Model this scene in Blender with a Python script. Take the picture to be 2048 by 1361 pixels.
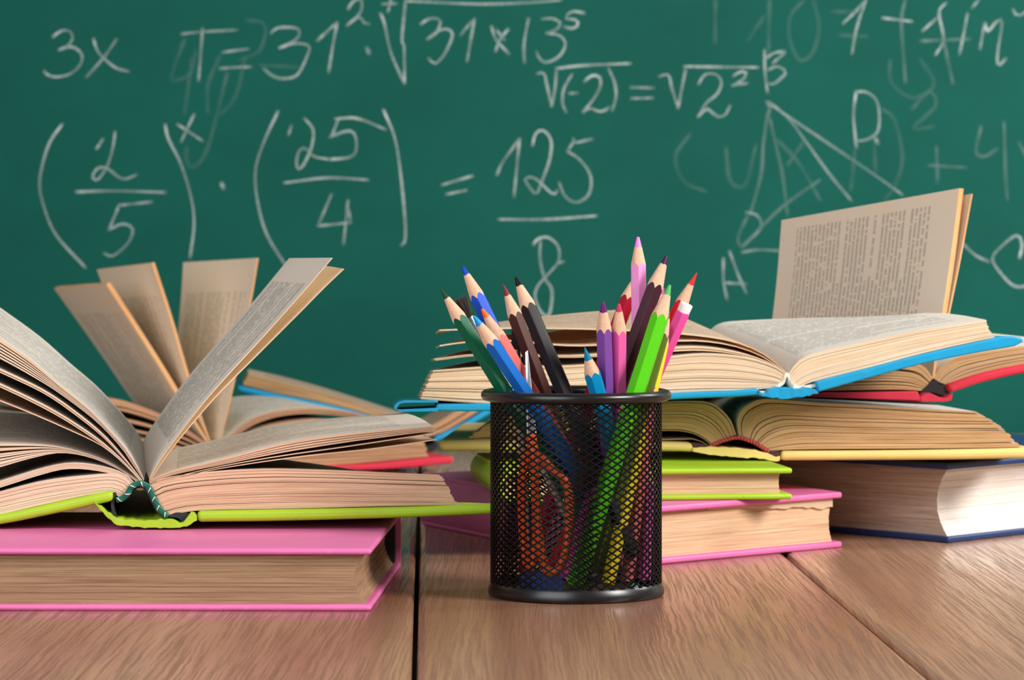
import bpy, bmesh, math, random
from mathutils import Vector, Matrix
random.seed(7)
for o in list(bpy.data.objects): bpy.data.objects.remove(o)
scn = bpy.context.scene
COL = scn.collection
CM = 0.01                      # everything below is given in centimetres
FPX, CAMH, HOR = 6300.0, 16.6, 493.0   # focal length in pixels, camera height over the table, horizon row

# ------------------------------------------------------------------ camera
cam = bpy.data.cameras.new('camera'); camo = bpy.data.objects.new('camera', cam); COL.objects.link(camo)
camo.location = (0, 0, CAMH*CM); camo.rotation_euler = (math.pi/2, 0, 0)
cam.sensor_width = 36; cam.lens = FPX/2048*36
cam.shift_y = -(680.5-HOR)/2048
cam.clip_start = 0.05; cam.clip_end = 30
cam.dof.use_dof = True; cam.dof.focus_distance = 1.50; cam.dof.aperture_fstop = 25
scn.camera = camo
# ------------------------------------------------------------------ world, lights, exposure
w = bpy.data.worlds.new('room_light'); scn.world = w; w.use_nodes = True
w.node_tree.nodes['Background'].inputs[0].default_value = (0.93, 0.97, 1.0, 1)
w.node_tree.nodes['Background'].inputs[1].default_value = 0.22
def area(name, loc, target, size, power, col=(1, 1, 1), size_y=None):
    l = bpy.data.lights.new(name, 'AREA'); l.energy = power; l.color = col; l.size = size
    if size_y: l.shape = 'RECTANGLE'; l.size_y = size_y
    o = bpy.data.objects.new(name, l); COL.objects.link(o)
    o.location = Vector(loc)*CM
    o.rotation_euler = (Vector(target)-Vector(loc)).to_track_quat('-Z', 'Y').to_euler()
    return o
area('softbox_key', (130, 78, 98), (5, 175, 8), .55, 38, (1.0, .965, .91))
area('softbox_fill', (-110, -25, 92), (-5, 190, 8), 1.6, 34, (.97, .98, 1.0))
area('added_board_light', (118, 195, 85), (30, 282, 25), .5, 14, (1.0, .98, .95))  # extra lamp, added to brighten the right side of the board
scn.view_settings.view_transform = 'Standard'
scn.view_settings.look = 'None'
scn.view_settings.exposure = 0.0
scn.view_settings.gamma = 1.0
scn.view_settings.use_curve_mapping = False

# ------------------------------------------------------------------ helpers
def P(px, py, Y):
    return Vector(((px-1024)/FPX*Y, Y, CAMH-(py-HOR)/FPX*Y))
def lin(c):
    return tuple(((v/255)/12.92 if v/255 <= .04045 else (((v/255)+.055)/1.055)**2.4) for v in c)+(1,)
def thing(name, label, cat, loc, group=None):
    o = bpy.data.objects.new(name, None); COL.objects.link(o)
    o.location = Vector(loc)*CM; o.empty_display_size = .01
    o['label'] = label; o['category'] = cat
    if group: o['group'] = group
    o['_x'] = 0; del o['_x']
    ORIG[o.name] = Vector(loc)
    return o
ORIG = {}
def origin_of(p):
    v = Vector((0, 0, 0))
    while p is not None:
        v = v + ORIG.get(p.name, Vector((0, 0, 0))); p = p.parent
    return v
def mesh(name, verts, faces, mats, parent=None, fm=None, uv=None, smooth=False, bevel=0, seg=2, label=None, autosharp=None):
    og = origin_of(parent)
    me = bpy.data.meshes.new(name)
    me.from_pydata([(Vector(v)-og)*CM for v in verts], [], faces)
    if not isinstance(mats, (list, tuple)): mats = [mats]
    for m in mats: me.materials.append(m)
    if fm:
        for p, k in zip(me.polygons, fm): p.material_index = k
    if uv:
        l = me.uv_layers.new(name='UVMap')
        for p in me.polygons:
            for li, vi in zip(p.loop_indices, p.vertices): l.data[li].uv = uv[vi]
    if smooth:
        for p in me.polygons: p.use_smooth = True
    o = bpy.data.objects.new(name, me); COL.objects.link(o)
    if parent is not None: o.parent = parent
    if autosharp:
        me.set_sharp_from_angle(angle=math.radians(autosharp))
    if bevel:
        b = o.modifiers.new('bevel', 'BEVEL'); b.width = bevel*CM; b.segments = seg; b.limit_method = 'ANGLE'; b.angle_limit = math.radians(38)
        b.harden_normals = False
    if label: o['label'] = label
    return o
def resample(pts, n):
    """Catmull-Rom through pts, then n points at equal arc length"""
    pts = [Vector(p) for p in pts]
    if len(pts) == 1: return [pts[0].copy() for _ in range(n)]
    d = []
    ext = [pts[0]*2-pts[1]]+pts+[pts[-1]*2-pts[-2]]
    for i in range(1, len(ext)-2):
        p0, p1, p2, p3 = ext[i-1:i+3]
        for k in range(12):
            t = k/12
            d.append(.5*((2*p1)+(p2-p0)*t+(2*p0-5*p1+4*p2-p3)*t*t+(3*p1-p0-3*p2+p3)*t**3))
    d.append(pts[-1])
    L = [0]
    for a, b in zip(d, d[1:]): L.append(L[-1]+(b-a).length)
    out = []; j = 0
    for i in range(n):
        s = L[-1]*i/(n-1)
        while j < len(L)-2 and L[j+1] < s: j += 1
        t = (s-L[j])/max(L[j+1]-L[j], 1e-9)
        out.append(d[j].lerp(d[j+1], min(max(t, 0), 1)))
    return out

# ------------------------------------------------------------------ materials
class NT:
    def __init__(s, name):
        s.m = bpy.data.materials.new(name); s.m.use_nodes = True; s.t = s.m.node_tree
        s.b = s.t.nodes['Principled BSDF']; s.out = s.t.nodes['Material Output']
    def n(s, typ, ins={}, **kw):
        x = s.t.nodes.new(typ)
        for k, v in kw.items(): setattr(x, k, v)
        for k, v in ins.items(): s.set(x.inputs[k], v)
        return x
    def set(s, inp, v):
        if hasattr(v, 'links') or hasattr(v, 'is_linked'): s.t.links.new(v, inp)
        elif isinstance(v, bpy.types.Node): s.t.links.new(v.outputs[0], inp)
        else: inp.default_value = v
    def math(s, op, a, b=0.0, c=None):
        x = s.n('ShaderNodeMath', operation=op); s.set(x.inputs[0], a); s.set(x.inputs[1], b)
        if c is not None: s.set(x.inputs[2], c)
        return x.outputs[0]
    def mix(s, f, a, b, bt='MIX'):
        x = s.n('ShaderNodeMix', data_type='RGBA', blend_type=bt); s.set(x.inputs[0], f); s.set(x.inputs[6], a); s.set(x.inputs[7], b)
        return x.outputs[2]
    def noise(s, vec, scale, detail=3, rough=.55, dist=0.0):
        return s.n('ShaderNodeTexNoise', {'Vector': vec, 'Scale': scale, 'Detail': detail, 'Roughness': rough, 'Distortion': dist}).outputs[0]
    def mapping(s, vec, scale, loc=(0, 0, 0)):
        return s.n('ShaderNodeMapping', {'Vector': vec, 'Scale': scale, 'Location': loc}).outputs[0]
    def ramp(s, f, a, b, lo=0.0, hi=1.0):
        x = s.n('ShaderNodeMapRange', {'Value': f, 'From Min': lo, 'From Max': hi, 'To Min': a, 'To Max': b})
        return x.outputs[0]
    def bump(s, h, strength, dist=.001):
        return s.n('ShaderNodeBump', {'Height': h, 'Strength': strength, 'Distance': dist}).outputs[0]
    def fin(s, **kw):
        for k, v in kw.items(): s.set(s.b.inputs[k.replace('_', ' ')], v)
        return s.m
def plain(name, rgb, rough=.5, bump=0.0, scale=900, var=.06, spec=.5, coat=0, metal=0):
    t = NT(name); c = lin(rgb)
    co = t.n('ShaderNodeTexCoord').outputs['Object']
    nz = t.noise(co, scale, 3)
    n2 = t.noise(co, scale*.08, 2)
    f = t.math('MULTIPLY_ADD', nz, var, 1-var*.5)
    f = t.math('MULTIPLY', f, t.math('MULTIPLY_ADD', n2, var*2, 1-var))
    col = t.mix(1.0, c, t.n('ShaderNodeCombineColor', {0: f, 1: f, 2: f}).outputs[0], 'MULTIPLY')
    kw = dict(Base_Color=col, Roughness=rough, Metallic=metal)
    if bump: kw['Normal'] = t.bump(nz, bump, .0004)
    t.b.inputs['Specular IOR Level'].default_value = spec
    if coat: t.b.inputs['Coat Weight'].default_value = coat; t.b.inputs['Coat Roughness'].default_value = .12
    return t.fin(**kw)
def cover_mat(name, rgb, worn=None, rough=.5):
    t = NT(name); c = lin(rgb)
    co = t.n('ShaderNodeTexCoord').outputs['Object']
    a = t.noise(co, 45, 4, .6); b = t.noise(co, 700, 2)
    f = t.math('MULTIPLY_ADD', a, .22, .89)
    col = t.mix(1.0, c, t.n('ShaderNodeCombineColor', {0: f, 1: f, 2: f}).outputs[0], 'MULTIPLY')
    if worn:
        k = t.math('MULTIPLY', t.ramp(t.noise(co, 160, 5, .75), 0, 1, .62, .75), .6)
        col = t.mix(k, col, lin(worn))
    h = t.math('ADD', t.math('MULTIPLY', a, .8), t.math('MULTIPLY', b, .15))
    return t.fin(Base_Color=col, Roughness=rough, Normal=t.bump(h, .35, .0012))
def edge_mat(name, light, dark, freq=13.0, bump=.35, lo=.32, hi=.6):
    """stacked page edges: fine uneven lines across the thickness (uv in cm)"""
    t = NT(name); uv = t.n('ShaderNodeTexCoord').outputs['UV']
    fine = t.noise(t.mapping(uv, (.22, freq, 1)), 1.0, 4, .7)
    broad = t.noise(t.mapping(uv, (.12, freq*.16, 1), (3, 7, 0)), 1.0, 2, .5)
    grit = t.noise(t.mapping(uv, (60, 90, 1)), 1.0, 2)
    f = t.ramp(fine, 0, 1, lo, hi)
    f = t.math('ADD', t.math('MULTIPLY', f, .72), t.math('MULTIPLY', t.ramp(broad, 0, 1, .35, .65), .28))
    f = t.math('ADD', f, t.math('MULTIPLY_ADD', grit, .14, -.07))
    f = t.math('MINIMUM', t.math('MAXIMUM', f, 0.0), 1.0)
    col = t.mix(f, lin(dark), lin(light))
    return t.fin(Base_Color=col, Roughness=.85, Normal=t.bump(fine, bump, .0006))
def text_mat(name, paper, ink=(70, 66, 62), lines=40, strength=.55, seed=0.0, margins=(.10, .90, .08, .92), trans=.34, tint2=(255, 228, 194)):
    t = NT(name); uv = t.n('ShaderNodeTexCoord').outputs['UV']
    sp = t.n('ShaderNodeSeparateXYZ', {0: uv}); u, v = sp.outputs[0], sp.outputs[1]
    vl = t.math('MULTIPLY', v, float(lines))
    fr = t.math('FRACT', vl); fl = t.math('FLOOR', vl)
    band = t.math('MULTIPLY', t.math('GREATER_THAN', fr, .25), t.math('LESS_THAN', fr, .78))
    vec = t.n('ShaderNodeCombineXYZ', {0: t.math('MULTIPLY', u, 1.0), 1: t.math('MULTIPLY', fl, 3.71), 2: seed}).outputs[0]
    word = t.math('GREATER_THAN', t.noise(t.mapping(vec, (48, 1, 1)), 1.0, 1), .40)
    chars = t.math('GREATER_THAN', t.noise(t.mapping(uv, (210, lines*2.2, 1)), 1.0, 2), .42)
    # last line of a paragraph stops short, some lines are left blank
    rl = t.n('ShaderNodeTexWhiteNoise', {'W': t.math('ADD', fl, seed)}, noise_dimensions='1D').outputs[0]
    right = t.math('SUBTRACT', margins[1], t.math('MULTIPLY', t.math('GREATER_THAN', rl, .86), .38))
    blank = t.math('LESS_THAN', rl, .965)
    m = t.math('MULTIPLY', t.math('GREATER_THAN', u, margins[0]), t.math('LESS_THAN', u, right))
    m = t.math('MULTIPLY', m, t.math('MULTIPLY', t.math('GREATER_THAN', v, margins[2]), t.math('LESS_THAN', v, margins[3])))
    f = t.math('MULTIPLY', t.math('MULTIPLY', band, word), t.math('MULTIPLY', m, blank))
    f = t.math('MULTIPLY', f, t.math('MULTIPLY_ADD', chars, .75, .25))
    f = t.math('MULTIPLY', f, strength)
    ob = t.n('ShaderNodeTexCoord').outputs['Object']
    nz = t.noise(ob, 25, 3); tint = t.mix(t.math('MULTIPLY', nz, .5), lin(paper), lin((paper[0], paper[1]-10, paper[2]-24)))
    col = t.mix(f, tint, lin(ink))
    t.set(t.b.inputs['Base Color'], col); t.b.inputs['Roughness'].default_value = .8
    t.set(t.b.inputs['Normal'], t.bump(t.noise(ob, 60, 2), .25, .0015))
    tr = t.n('ShaderNodeBsdfTranslucent', {'Color': t.mix(1.0, col, lin(tint2), 'MULTIPLY')})
    mx = t.n('ShaderNodeMixShader', {0: trans, 1: t.b.outputs[0], 2: tr.outputs[0]})
    t.t.links.new(mx.outputs[0], t.out.inputs[0])
    return t.m
def wood_mat(name, seed):
    t = NT(name); co = t.n('ShaderNodeTexCoord').outputs['Object']
    c2 = t.mapping(co, (1, 1, 1), (seed*3.1, seed*1.7, 0))
    warp = t.noise(t.mapping(c2, (9, 1.6, 1)), 1.0, 2)
    wig = t.noise(t.mapping(c2, (70, 26, 1)), 1.0, 2)
    off = t.math('ADD', t.math('MULTIPLY', warp, .02), t.math('MULTIPLY', wig, .0024))
    wv = t.n('ShaderNodeVectorMath', {0: c2, 1: t.n('ShaderNodeCombineXYZ', {0: off, 1: 0.0, 2: 0.0}).outputs[0]}, operation='ADD').outputs[0]
    fine = t.noise(t.mapping(wv, (880, 10, 1)), 1.0, 3, .6)
    mid = t.noise(t.mapping(wv, (120, 2.2, 1)), 1.0, 3, .6)
    big = t.noise(t.mapping(wv, (13, .9, 1)), 1.0, 2)
    base = t.mix(t.ramp(big, 0, 1, .34, .66), lin((152, 106, 84)), lin((200, 160, 128)))
    base = t.mix(t.math('MULTIPLY', t.ramp(mid, 1, 0, .36, .6), .38), base, lin((126, 86, 64)))
    pore = t.ramp(fine, 1, 0, .40, .56)
    col = t.mix(t.math('MULTIPLY', pore, .55), base, lin((100, 64, 50)))
    scuff = t.ramp(t.noise(t.mapping(c2, (90, 16, 1), (5, 3, 0)), 1.0, 6, .75), 0, 1, .66, .76)
    col = t.mix(t.math('MULTIPLY', scuff, .3), col, lin((215, 195, 180)))
    h = t.ramp(fine, 0, 1, .36, .58)
    rg = t.math('MULTIPLY_ADD', pore, .16, .17)
    return t.fin(Base_Color=col, Roughness=rg, Normal=t.bump(h, .28, .0004))

M = {}
M['pink'] = cover_mat('pink_cover_paper', (226, 112, 172), (236, 168, 200), .48)
M['lime'] = cover_mat('lime_cover_paper', (166, 203, 34), (96, 140, 30), .5)
M['yellow'] = cover_mat('yellow_cover_paper', (236, 204, 122), (220, 178, 100), .5)
M['cyan'] = cover_mat('blue_cover_paper', (14, 156, 206), (96, 196, 232), .4)
M['red'] = cover_mat('red_cover_paper', (214, 42, 68), None, .5)
M['navy'] = cover_mat('navy_cover_cloth', (24, 52, 100), None, .38)
M['lining'] = plain('dark_spine_lining', (38, 42, 46), .85, .5, 900)
M['black_lining'] = plain('black_spine_lining', (26, 22, 24), .7, .5, 900)
M['brown_lining'] = plain('brown_spine_lining', (72, 36, 30), .8, .5, 900)
M['gauze'] = plain('white_spine_gauze', (232, 226, 208), .9, .8, 500, .12)
M['edge_tan'] = edge_mat('page_edges_tan', (172, 138, 106), (128, 90, 64), 11)
M['edge_cream'] = edge_mat('page_edges_cream', (230, 194, 158), (190, 146, 110), 12)
M['edge_pale'] = edge_mat('page_edges_pale', (240, 216, 184), (214, 178, 140), 12)
M['edge_brown'] = edge_mat('page_edges_brown', (216, 174, 124), (160, 112, 68), 10)
M['edge_red'] = edge_mat('page_edges_reddish', (205, 158, 120), (150, 98, 66), 10)
M['edge_white'] = edge_mat('page_edges_white', (232, 226, 218), (206, 194, 182), 9)
M['edge_navy'] = edge_mat('page_edges_greyish', (206, 186, 170), (150, 122, 102), 11)
M['edge_painted_glow'] = edge_mat('page_edges_painted_glow', (240, 190, 132), (224, 150, 86), 12)  # warm light through the upright leaves, painted in as orange edge colour
M['page_white'] = text_mat('printed_page_white', (234, 233, 227), lines=42, seed=1.3, strength=.42)
M['page_cream'] = text_mat('printed_page_cream', (236, 222, 202), lines=40, seed=4.1)
M['page_aged'] = text_mat('printed_page_aged', (226, 204, 178), lines=40, seed=8.2, strength=.42)
M['page_leaf'] = text_mat('printed_leaf_aged', (246, 232, 212), (92, 86, 76), lines=42, seed=6.2, strength=.4, margins=(.04, .82, .08, .92), trans=.15)
M['page_standing'] = text_mat('printed_leaf_pale', (238, 234, 226), (60, 58, 56), lines=42, seed=3.2, strength=.6, margins=(.14, .88, .10, .92), trans=.25)
M['page_plain'] = text_mat('plain_page', (252, 242, 224), lines=40, seed=8.2, strength=.0, trans=.62, tint2=(255, 250, 240))
M['black_metal'] = plain('black_enamel_metal', (14, 13, 14), .3, .05, 500, .1, .55)
M['wire'] = plain('black_wire', (9, 8, 9), .4, 0, 500, .1, .22)
M['steel'] = plain('brushed_steel', (190, 192, 196), .28, .1, 300, .06, .5, 0, 1)
M['bare_wood'] = None
t = NT('cut_pencil_wood'); co = t.n('ShaderNodeTexCoord').outputs['Object']
g = t.noise(co, 2600, 3, .7); g2 = t.noise(co, 500, 2)
M['bare_wood'] = t.fin(Base_Color=t.mix(t.math('ADD', t.math('MULTIPLY', g, .6), t.math('MULTIPLY', g2, .4)), lin((198, 142, 106)), lin((250, 210, 180))), Roughness=.75, Normal=t.bump(g, .6, .0005))
t = NT('green_chalkboard_paint'); co = t.n('ShaderNodeTexCoord').outputs['Object']
a = t.noise(t.mapping(co, (1, 1, 1.4)), 5, 4, .6); b = t.noise(co, 900, 2)
cc = t.mix(t.ramp(a, 0, 1, .3, .75), lin((5, 76, 66)), lin((9, 88, 77)))
M['board'] = t.fin(Base_Color=t.mix(t.math('MULTIPLY', b, .12), cc, lin((38, 112, 98))), Roughness=.75, **{'Specular IOR Level': .15})
t = NT('white_chalk'); uv = t.n('ShaderNodeTexCoord').outputs['UV']
sp = t.n('ShaderNodeSeparateXYZ', {0: uv})
ax = t.math('ABSOLUTE', sp.outputs[0])
prof = t.n('ShaderNodeMapRange', {'Value': ax, 'From Min': 1.0, 'From Max': .25, 'To Min': 0.0, 'To Max': 1.0}, interpolation_type='SMOOTHSTEP').outputs[0]
co = t.n('ShaderNodeTexCoord').outputs['Object']
gr = t.math('ADD', t.math('MULTIPLY', t.noise(co, 420, 3, .7), .9), t.math('MULTIPLY', t.noise(co, 60, 2), .5))
at = t.n('ShaderNodeAttribute', attribute_name='chalk', attribute_type='GEOMETRY').outputs['Fac']
al = t.math('MULTIPLY', t.math('MULTIPLY', prof, at), t.ramp(gr, .35, 1.15, .35, .95))
al = t.math('MINIMUM', t.math('MAXIMUM', al, 0.0), 1.0)
M['chalk'] = t.fin(Base_Color=lin((214, 228, 226)), Roughness=.95, Alpha=al)

# ------------------------------------------------------------------ the setting
def box_mesh(name, lo, hi, mat, parent=None, bevel=0, seg=2, kind=None, label=None):
    x0, y0, z0 = lo; x1, y1, z1 = hi
    v = [(x0, y0, z0), (x1, y0, z0), (x1, y1, z0), (x0, y1, z0), (x0, y0, z1), (x1, y0, z1), (x1, y1, z1), (x0, y1, z1)]
    f = [(3, 2, 1, 0), (4, 5, 6, 7), (0, 1, 5, 4), (1, 2, 6, 5), (2, 3, 7, 6), (3, 0, 4, 7)]
    o = mesh(name, v, f, mat, parent, bevel=bevel, seg=seg, label=label)
    if kind: o['kind'] = kind
    return o
M['wall'] = plain('off_white_wall_paint', (222, 220, 212), .8, .2, 400, .03)
M['floor'] = plain('grey_floor', (150, 146, 140), .7, .1, 200, .06)
wb = box_mesh('wall_back', (-260, 285, -75), (260, 292, 200), M['wall'], kind='structure')
fl = box_mesh('floor', (-260, -120, -80), (260, 285, -75), M['floor'], kind='structure')

# table made of planks with grooves between
tab = thing('wooden_table', 'brown wood-grain table of wide planks under all the books', 'table', (0, 190, -75))
yaw = math.atan(-0.0273)
PW, PG = 19.9, .22
dirv = Vector((math.sin(yaw), math.cos(yaw), 0)); perp = Vector((dirv.y, -dirv.x, 0))
seam0 = Vector((-3.75, 120.5, 0))
for k in range(-5, 6):
    c = seam0+perp*(k*PW+PW/2)
    hw = PW/2-PG/2
    t0, t1 = -22, 157
    pts = [c-perp*hw+dirv*t0, c+perp*hw+dirv*t0, c+perp*hw+dirv*t1, c-perp*hw+dirv*t1]
    v = [p+Vector((0, 0, -1.5)) for p in pts]+[p for p in pts]
    f = [(3, 2, 1, 0), (4, 5, 6, 7), (0, 1, 5, 4), (1, 2, 6, 5), (2, 3, 7, 6), (3, 0, 4, 7)]
    mesh('plank', v, f, wood_mat('oak_laminate', k+9), tab, bevel=.3, seg=2)
M['dark_wood'] = plain('dark_underlay', (62, 46, 38), .8, .2, 200)
box_mesh('underboard', (-110, 99, -3), (110, 279, -1.5), M['dark_wood'], tab)
for x in (-100, 94):
    for y in (103, 268):
        box_mesh('leg', (x, y, -75), (x+6, y+6, -3), M['dark_wood'], tab, bevel=.3)

# ------------------------------------------------------------------ chalkboard with its writing
BY = 282.0
cb = thing('chalkboard', 'green chalkboard with handwritten white chalk formulas behind the books', 'chalkboard', (0, BY, -30))
box_mesh('board_panel', (-130, BY, -30), (130, BY+2, 105), M['board'], cb)
M['alu'] = plain('aluminium_frame', (170, 172, 174), .35, 0, 300, .04, .5, 0, 1)
for lo, hi in (((-133, BY-1, -33), (133, BY+2.4, -30)), ((-133, BY-1, 105), (133, BY+2.4, 108)), ((-133, BY-1, -30), (-130, BY+2.4, 105)), ((130, BY-1, -30), (133, BY+2.4, 105))):
    box_mesh('frame_rail', lo, hi, M['alu'], cb, bevel=.3)
BFRONT = BY-.06
def chalk(name, strokes, s=1.0, wd=9.0):
    verts, faces, uvs, att = [], [], [], []
    for st in strokes:
        if len(st) == 1: st = [(st[0][0]-2, st[0][1]-5), (st[0][0]+2, st[0][1]+5)]; k0 = 1.5
        else: k0 = 1.0
        pts = [P(x, y, BFRONT) for x, y in st]
        L = sum((b-a).length for a, b in zip(pts, pts[1:]))
        n = max(5, int(L/.35))
        q = resample(pts, n)
        hw0 = wd*k0/2/FPX*BFRONT
        b0 = random.uniform(.9, 1.25); ph = random.uniform(0, 6)
        base = len(verts)
        dl = 0
        for i, p in enumerate(q):
            tdir = (q[min(i+1, n-1)]-q[max(i-1, 0)]).normalized()
            nn = Vector((-tdir.z, 0, tdir.x))
            u = i/(n-1)
            e = 1.0
            hw = hw0*(1+.12*math.sin(ph+u*7))
            aa = s*b0*(.66+.8*math.exp(-u*9)+.3*math.exp(-(1-u)*12)+.2*math.sin(ph+u*9))
            if i in (0, n-1): aa *= .25
            ext = tdir*(-hw0*.6 if i == 0 else hw0*.6 if i == n-1 else 0)
            off = Vector((0, -.0008*(len(verts) % 50), 0))
            for k in (-1, 0, 1):
                verts.append(p+ext+nn*hw*k); uvs.append((k, u)); att.append(aa)
        for i in range(n-1):
            a = base+i*3
            faces += [(a, a+3, a+4, a+1), (a+1, a+4, a+5, a+2)]
    o = mesh(name, verts, faces, M['chalk'], cb, uv=uvs)
    at = o.data.attributes.new('chalk', 'FLOAT', 'POINT')
    for i, v in enumerate(att): at.data[i].value = v
    return o
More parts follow.
